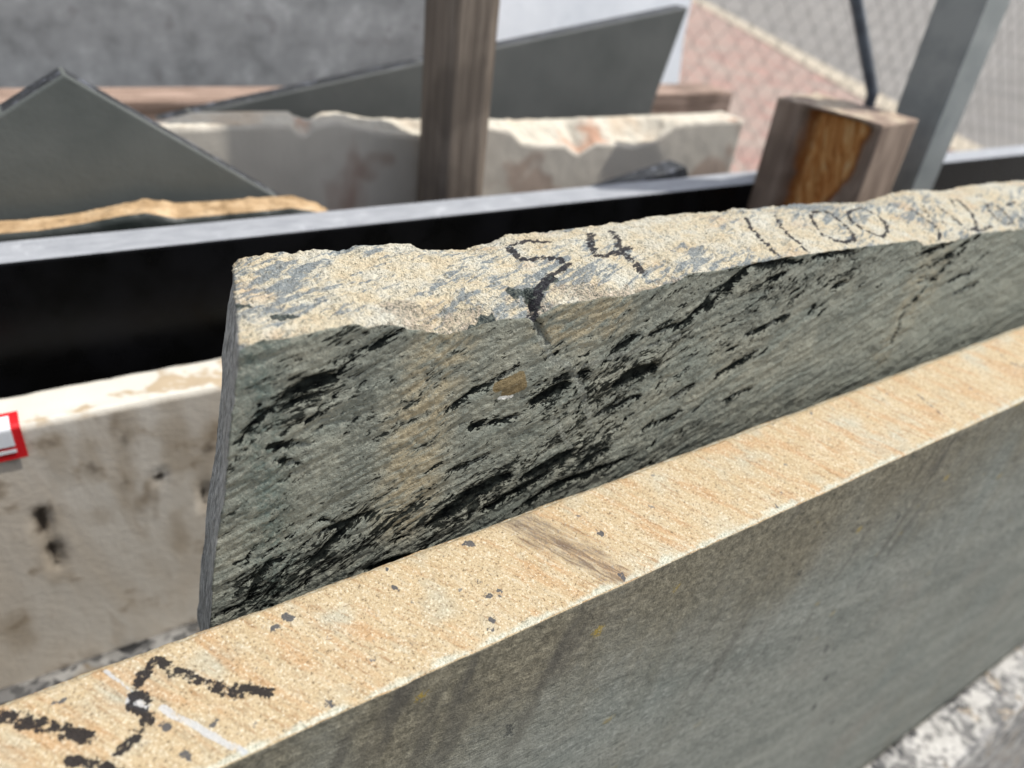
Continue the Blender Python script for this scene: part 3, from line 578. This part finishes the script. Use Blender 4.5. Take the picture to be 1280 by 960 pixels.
st = [([(155, 505), (158, 630)], 5), ([(215, 495), (225, 575)], 12), ([(65, 555), (75, 605)], 6), ([(262, 540), (256, 640)], 7), ([(55, 650), (72, 720)], 6), ([(120, 640), (128, 650)], 6), ([(15, 780), (30, 800)], 10), ([(110, 560), (118, 590)], 5), ([(222, 640), (226, 680)], 6)]
A['stain'] = np.where(fr, np.clip(.75-(stroke_field(x, z, [([ff(*q) for q in pts], w/1900.) for pts, w in st])+.004*pn(x*60, 3., z*40))/.012, 0, 1), 0)
N = normals(V, F); n = fbm(x*50, y*50, z*50, 3)
V = V+N*np.where(fr, -.003*np.clip(.55-hd2/.004, 0, 1)-.00012*n, .0009*n)[:, None]
V[:, 2] -= np.where(z > TZ-1e-6, .0015*np.clip(pn(x*70, y*90, 2.)-.1, 0, 1), 0)
me = mesh_np('travertine_slab', V, F, A); o = link('travertine_slab', me, M_T); centre(o, (-.25, .4, BASE))
tag(o, 'beige travertine slab with brown pits and streaks and a pale sawn top edge', 'stone slab')
# red-edged sticker folded over its top edge
e = bpy.data.objects.new('price_sticker', None); SC.collection.objects.link(e); xr = onY(27, 539, TYf)[0]; e.location = (xr-.03, TYf, TZ)
tag(e, 'white sticker with red border folded over the top edge of the beige pitted slab', 'sticker')
zlo = onY(40, 567, TYf)[2]; drop = TZ-zlo
def folded(name, a0, a1, b0, b1, lift, mat):
    """strip on the sticker: a from right edge leftwards, b along the fold: negative on top, positive down the face"""
    bs = sorted({b0, b1, *[t for t in np.linspace(-.0012, .0012, 7) if b0 < t < b1]}); bm = bmesh.new(); rows = []
    for b in bs:
        r = .0012+lift
        if b <= -.0012: yy, zz = TYf-b, TZ+lift
        elif b >= .0012: yy, zz = TYf-lift, TZ-b
        else:
            th = (b+.0012)/.0024*math.pi/2; yy, zz = TYf+.0012-r*math.sin(th), TZ-.0012+r*math.cos(th)
        rows.append([Vector((xr-a, yy, zz))-Vector(e.location) for a in (a0, a1)])
    tops = [[bm.verts.new(p) for p in r] for r in rows]
    for i in range(len(tops)-1): bm.faces.new((tops[i][0], tops[i][1], tops[i+1][1], tops[i+1][0]))
    bmesh.ops.recalc_face_normals(bm, faces=bm.faces); r = bmesh.ops.solidify(bm, geom=list(bm.faces), thickness=.00025)
    bmesh.ops.recalc_face_normals(bm, faces=bm.faces)
    return bm_obj(name, bm, mat, e)
folded('border', 0, .065, -.012, drop, .0016, M_red)
folded('panel', .0042, .061, -.008, drop-.0085, .0021, M_white)
folded('stripe', .0042, .061, drop-.0062, drop-.0044, .0021, M_white)

# ------------------------------------------------------------------ long polished black slab
def rect(x0, x1, z0, z1): return [(x0, z0), (x1, z0), (x1, z1), (x0, z1)]
o = extrude_poly('black_stone_slab', rect(-.55, 1.9, BASE, H-.183), .440, .472, [M_blk, M_blktop], .0012)
centre(o, (.6, .456, BASE)); tag(o, 'long polished black stone slab with light grey sawn top edge', 'stone slab')

# ------------------------------------------------------------------ rough slabs behind it
def broken(name, ft_, bt_, Yf, Yb, x0, x1, step, mats, label, amp=.0016, fl=None):
    zf, zb = interp_px(ft_, Yf), interp_px(bt_, Yb)
    X = np.arange(x0, x1, step); tz = np.concatenate([np.linspace(0, .8, 6)[:-1], np.linspace(.8, 1, 50)])
    V, F, reg = slab_grid(X, Yf, Yb, zf, zb, fl or zf, BASE, tz, 24, None)
    N = normals(V, F); x, y, z = V.T
    V = V+N*np.where(reg == 1, amp*fbm(x*80, y*120, z*50, 4), .0004*fbm(x*60, y*60, z*60, 3))[:, None]
    mi = (reg[F].min(1) == 1) | ((reg[F] == 1).sum(1) >= 2)
    me = mesh_np(name, V, F, matidx=mi.astype(int)); o = link(name, me, mats); centre(o, ((x0+x1)/2, (Yf+Yb)/2, BASE)); return tag(o, label, 'stone slab')
M_tantop = mat_flat('raw_tan_crust', [(.15, (.27, .18, .095)), (.5, (.42, .29, .165)), (.85, (.54, .40, .25))], 80, 4, .85, .1, bump=.8, fine=250)
M_creamtop = mat_flat('raw_cream_break', [(.2, (.50, .41, .31)), (.45, (.58, .53, .44)), (.65, (.56, .52, .44)), (.85, (.45, .28, .20))], 16, 4, .85, .1, bump=.8, fine=250)
RT = [(-120, 286), (0, 276), (50, 274), (100, 266), (150, 255), (182, 249), (220, 254), (260, 252), (325, 247), (365, 244), (387, 252), (407, 260), (440, 285), (470, 320)]
RB = [(-120, 301), (0, 292), (50, 288), (100, 280), (150, 270), (182, 266), (220, 273), (260, 270), (325, 264), (365, 260), (387, 263), (407, 268), (440, 290), (470, 320)]
xs = onY(425, 290, .477)[0]
broken('tan_crust_slab', RB, RT, .477, .502, -.5, xs, .0016, [M_tan, M_tantop], 'dark stone slab with a raw tan crust along its uneven top edge', .0022)
CFr = [(150, 162), (217, 160), (290, 157), (350, 155), (362, 156), (370, 165), (383, 167), (395, 156), (420, 151), (445, 158), (475, 165), (520, 170), (602, 156), (639, 163), (654, 179), (707, 181), (718, 190), (724, 192), (732, 186), (746, 178), (793, 182), (817, 176), (847, 156), (877, 153), (933, 150), (980, 148)]
CBk = [(150, 153), (207, 149), (240, 141), (290, 139), (360, 139), (370, 147), (378, 156), (388, 148), (400, 141), (420, 139), (437, 144), (475, 150), (520, 157), (600, 153), (662, 150), (880, 141), (935, 137), (980, 135)]
broken('cream_stone_slab', CFr, CBk, .600, .636, .02, onY(931, 150, .6)[0], .0018, [M_cream, M_creamtop], 'cream stone slab with pinkish veins and a chipped broken top edge behind the black slab', .0016,
       interp_px([(150, 160), (420, 151), (600, 154), (933, 150), (980, 148)], .6))

def pxpoly(pts, Y): return [(onY(a, b, Y)[0], onY(a, b, Y)[2]) for a, b in pts]
p = pxpoly([(80, 92), (0, 143), (-90, 200)], .515); q = pxpoly([(345, 245), (430, 296)], .515)
o = extrude_poly('dark_triangular_slab', [p[0], p[1], p[2], (p[2][0]-.02, BASE), (q[1][0], BASE), q[1], q[0]], .515, .537, [M_dk, M_dkedge], .0015)
centre(o, (.05, .526, BASE)); tag(o, 'plain dark grey stone slab whose top comes to a pointed corner', 'stone slab')
p = pxpoly([(700, 243), (838, 199), (846, 230)], .500)
o = extrude_poly('dark_offcut_slab', [p[0], p[1], p[2], (p[2][0]+.03, BASE), (p[0][0]-.02, BASE)], .478, .500, [M_dkedge, M_dkedge], .0012)
centre(o, (p[0][0]+.06, .49, BASE)); tag(o, 'small blackish slab corner poking up between black slab and cream slab', 'stone slab')
p = pxpoly([(200, 152), (240, 142), (530, 78), (861, 9), (816, 132)], .700)
o = extrude_poly('dark_slanted_slab', [(p[0][0]-.02, BASE), p[0], p[1], p[2], p[3], p[4], (p[4][0]-.03, BASE)], .700, .722, [M_dk2, M_dkedge], .0015)
centre(o, (.4, .71, BASE)); tag(o, 'dark grey stone slab with a top edge slanting up behind the cream slab', 'stone slab')

# timber rail, tall grey slabs
bm = bmesh.new(); box_bm(bm, -.6, onY(914, 130, .80)[0], .80, .86, H-.235, H-.186, .003)
o = bm_obj('timber_rail', bm, M_beam); centre(o, (.15, .83, H-.235))
tag(o, 'weathered timber rail running behind the dark slanted slab', 'rail')
for xx in (-.5, .35):
    bm = bmesh.new(); box_bm(bm, xx-.03, xx+.03, .80, .86, 0, H-.235, .003); o2 = bm_obj('trestle_leg', bm, M_beam, o); o2.matrix_parent_inverse = Matrix.Translation(-o.location)
x1 = onY(575, 0, .95)[0]
o = extrude_poly('mottled_grey_slab', rect(-.75, x1, BASE, H+.22), .95, .98, [M_grey, M_grey], .0015); centre(o, (-.1, .965, BASE))
tag(o, 'large mottled grey stone slab standing behind the timber rail', 'stone slab')
p = pxpoly([(864, 0), (850, 45)], .99); TL = .15
o = extrude_poly('pale_marble_slab', [(p[1][0]-.42, BASE), (p[1][0]+.0, BASE), p[1], p[0], (p[0][0]+.03, H+.09), (p[1][0]-.42, H+.09)], .99-TL*(H-BASE-.07), 1.015-TL*(H-BASE-.07), [M_pale, M_pale], .0015, tilt=TL)
centre(o, (p[0][0]-.2, .80, BASE)); tag(o, 'pale blue-white polished marble slab behind the dark slanted slab', 'stone slab')

# ------------------------------------------------------------------ wooden post
xa = onY(549.5, 245, .545)[0]
V, F = grid_box(xa, xa+.044, .545, .589, 0, H+.35, 5, 5, 160); x, y, z = V.T
cx, cy = xa+.022, .567
V[:, 0] += .0010*pn(z*9, 1., x*30)+(x-cx)*-.06*(np.abs(y-cy) > .021); V[:, 1] += .0010*pn(z*8, 5., y*30)
me = mesh_np('wooden_post', V, F, smooth=False); o = link('wooden_post', me, M_post); centre(o, (cx, cy, 0))
tag(o, 'upright weathered square wooden post in front of the cream slab', 'post')

# ------------------------------------------------------------------ split timber stump
ZT = H-.107
A_, C_, D_ = (onZ(975, 121, ZT), onZ(1103, 156, ZT), onZ(1148, 149, ZT))
ang = math.atan2(D_[1]-C_[1], D_[0]-C_[0]); wX = math.hypot(D_[0]-C_[0], D_[1]-C_[1]); wY = math.hypot(A_[0]-C_[0], A_[1]-C_[1])
V, F = grid_box(0, wX, 0, wY, -ZT, 0, 14, 56, 420); x, y, z = V.T
cav = np.zeros(len(V)); s = 1-y/wY                      # s: 0 at far edge, 1 at near corner
zz_ = np.clip(-z/.12, 0, 1.4); lo = .22+.03*pn(z*55, 1., 1.)+.02*pn(z*160, 1., 1.)-.07*sm(.6, 1.2, zz_); hi = .98-.10*zz_-.34*sm(.35, 1.05, zz_)+.035*pn(z*60, 4., 1.)+.02*pn(z*170, 4., 1.)
ins = np.clip(np.minimum((s-lo)/.16, (hi-s)/.22), 0, 1)*np.clip((-z-.001)/.006, 0, 1)*(1-sm(-.115, -.15, z)*.0)
ins = ins*np.clip((z+.17)/.04, 0, 1)
on = x < 1e-9
cavd = np.where(on, ins, 0)
V[:, 0] += .024*sm(0, 1, cavd)+cavd*.005*fbm(y*70, 1., z*22, 3)
V += (.0009*fbm(x*40, y*40, z*12, 3))[:, None]*np.array([1, 1, .4])
topv = z > -1e-9; V[:, 2] += np.where(topv, .002*fbm(x*60, y*60, 2., 2)-.004*sm(.7, 1, s)*0, 0)
Ac = {'topm': topv.astype(float), 'cav': cavd, 'rot': np.where(on, np.clip(1-np.hypot((s-.42)*wY, z+.118)/.018, 0, 1), 0)}
me = mesh_np('timber_stump', V, F, Ac); o = link('timber_stump', me, M_timber)
me.transform(Matrix.Translation((0, 0, ZT))); o.location = (C_[0], C_[1], 0); o.rotation_euler.z = ang
tag(o, 'squared brown timber with a split orange hollow in its side', 'timber')

# ------------------------------------------------------------------ steel angle post, leaning rod
xc = onY(1235, 0, .362)[0]; x2 = onY(1264, 0, .362)[0]; bm = bmesh.new(); th = .005; y0 = .362; y1 = .405
prof = [(xc, y0), (x2, y0), (x2, y0+th), (xc+th, y0+th), (xc+th, y1), (xc, y1)]
lo_ = [bm.verts.new((a, b, 0)) for a, b in prof]; hi_ = [bm.verts.new((a, b, H+.35)) for a, b in prof]
bm.faces.new(lo_[::-1]); bm.faces.new(hi_); [bm.faces.new((lo_[i], lo_[(i+1) % 6], hi_[(i+1) % 6], hi_[i])) for i in range(6)]
bmesh.ops.recalc_face_normals(bm, faces=bm.faces); bmesh.ops.bevel(bm, geom=list(bm.edges), offset=.0008, segments=2, affect='EDGES', profile=.5)
o = bm_obj('steel_angle_post', bm, M_steel); centre(o, (xc, y0, 0)); tag(o, 'upright grey galvanised steel angle post beside the split timber', 'post')
p0, p1 = onY(1070, 0, .55), onY(1091, 116, .55); d = (p1-p0)/abs(p1[2]-p0[2])
lo3 = p1+d*.35; lo3 = Vector((p1[0]+.10, .60, .0)); up = Vector(p0)+(Vector(p0)-Vector(p1))*1.2
bm = bmesh.new(); rings = []
path = [lo3, Vector(p1)+Vector((.004, .001, -.06)), Vector(p1), Vector(p0), up]
for pt, nx_ in zip(path, path[1:]+[path[-1]*2-path[-2]]):
    q = (nx_-pt).to_track_quat('Z', 'Y'); rings.append([bm.verts.new(pt+q@Vector((.0068*math.cos(t), .0068*math.sin(t), 0))) for t in np.linspace(0, 2*math.pi, 15)[:-1]])
for a, b in zip(rings[:-1], rings[1:]):
    for i in range(14): bm.faces.new((a[i], a[(i+1) % 14], b[(i+1) % 14], b[i]))
bm.faces.new(rings[0]); bm.faces.new(rings[-1]); bmesh.ops.recalc_face_normals(bm, faces=bm.faces)
o = bm_obj('steel_rod', bm, M_rod, smooth=True); centre(o, tuple(lo3)); tag(o, 'dark bent steel rod rising behind the split timber', 'rod')

# ------------------------------------------------------------------ chain-link fence
FY, x0, x1, z0, z1, dd = 1.32, .6, 3.5, .06, 1.75, .075
e = bpy.data.objects.new('chain_link_fence', None); SC.collection.objects.link(e); e.location = (x0, FY, 0)
tag(e, 'wire chain-link fence between the stone yard and the red paved path', 'fence')
Vw, Fw = [], []; nz = int((z1-z0)/(dd/2)); rw = .0012; rnd = random.Random(3)
for k in range(int((x1-x0)/(dd/2))):
    pts = []
    for i in range(nz+1):
        right = (i+k) % 2; xx = x0+(k+right)*dd/2; zz = z0+i*dd/2
        bow = .012*math.sin(xx*1.7+1)*math.sin(zz*2.2)+.004*math.sin(xx*9+zz*5); sg = 1 if right else -1
        for q in (-1, 1):
            pts.append((xx+sg*.0008+rnd.uniform(-.001, .001), FY+bow+q*sg*.0018, zz+q*.0028+.006*math.sin(xx*3.1)))
    b0 = len(Vw)
    for pnt in pts:
        for t in range(4): Vw.append((pnt[0]+rw*math.cos(t*math.pi/2)-x0, pnt[1]+rw*math.sin(t*math.pi/2)-FY, pnt[2]))
    for i in range(len(pts)-1):
        for t in range(4): a = b0+i*4; Fw.append((a+t, a+(t+1) % 4, a+4+(t+1) % 4, a+4+t))
me = mesh_np('wire_mesh', np.array(Vw), np.array(Fw)); tag(link('wire_mesh', me, M_wire, e), kind='stuff')
for xx in (x0-.03, x1+.03):
    bm = bmesh.new(); bmesh.ops.create_cone(bm, cap_ends=True, segments=20, radius1=.021, radius2=.021, depth=1.9, matrix=Matrix.Translation((xx-x0, 0, .95)))
    bm_obj('fence_post', bm, M_steel, e, True)
bm = bmesh.new(); bmesh.ops.create_cone(bm, cap_ends=True, segments=16, radius1=.016, radius2=.016, depth=x1-x0+.06, matrix=Matrix.Translation(((x1-x0)/2, 0, 1.78)) @ Matrix.Rotation(math.pi/2, 4, 'Y'))
bm_obj('top_rail', bm, M_steel, e, True)
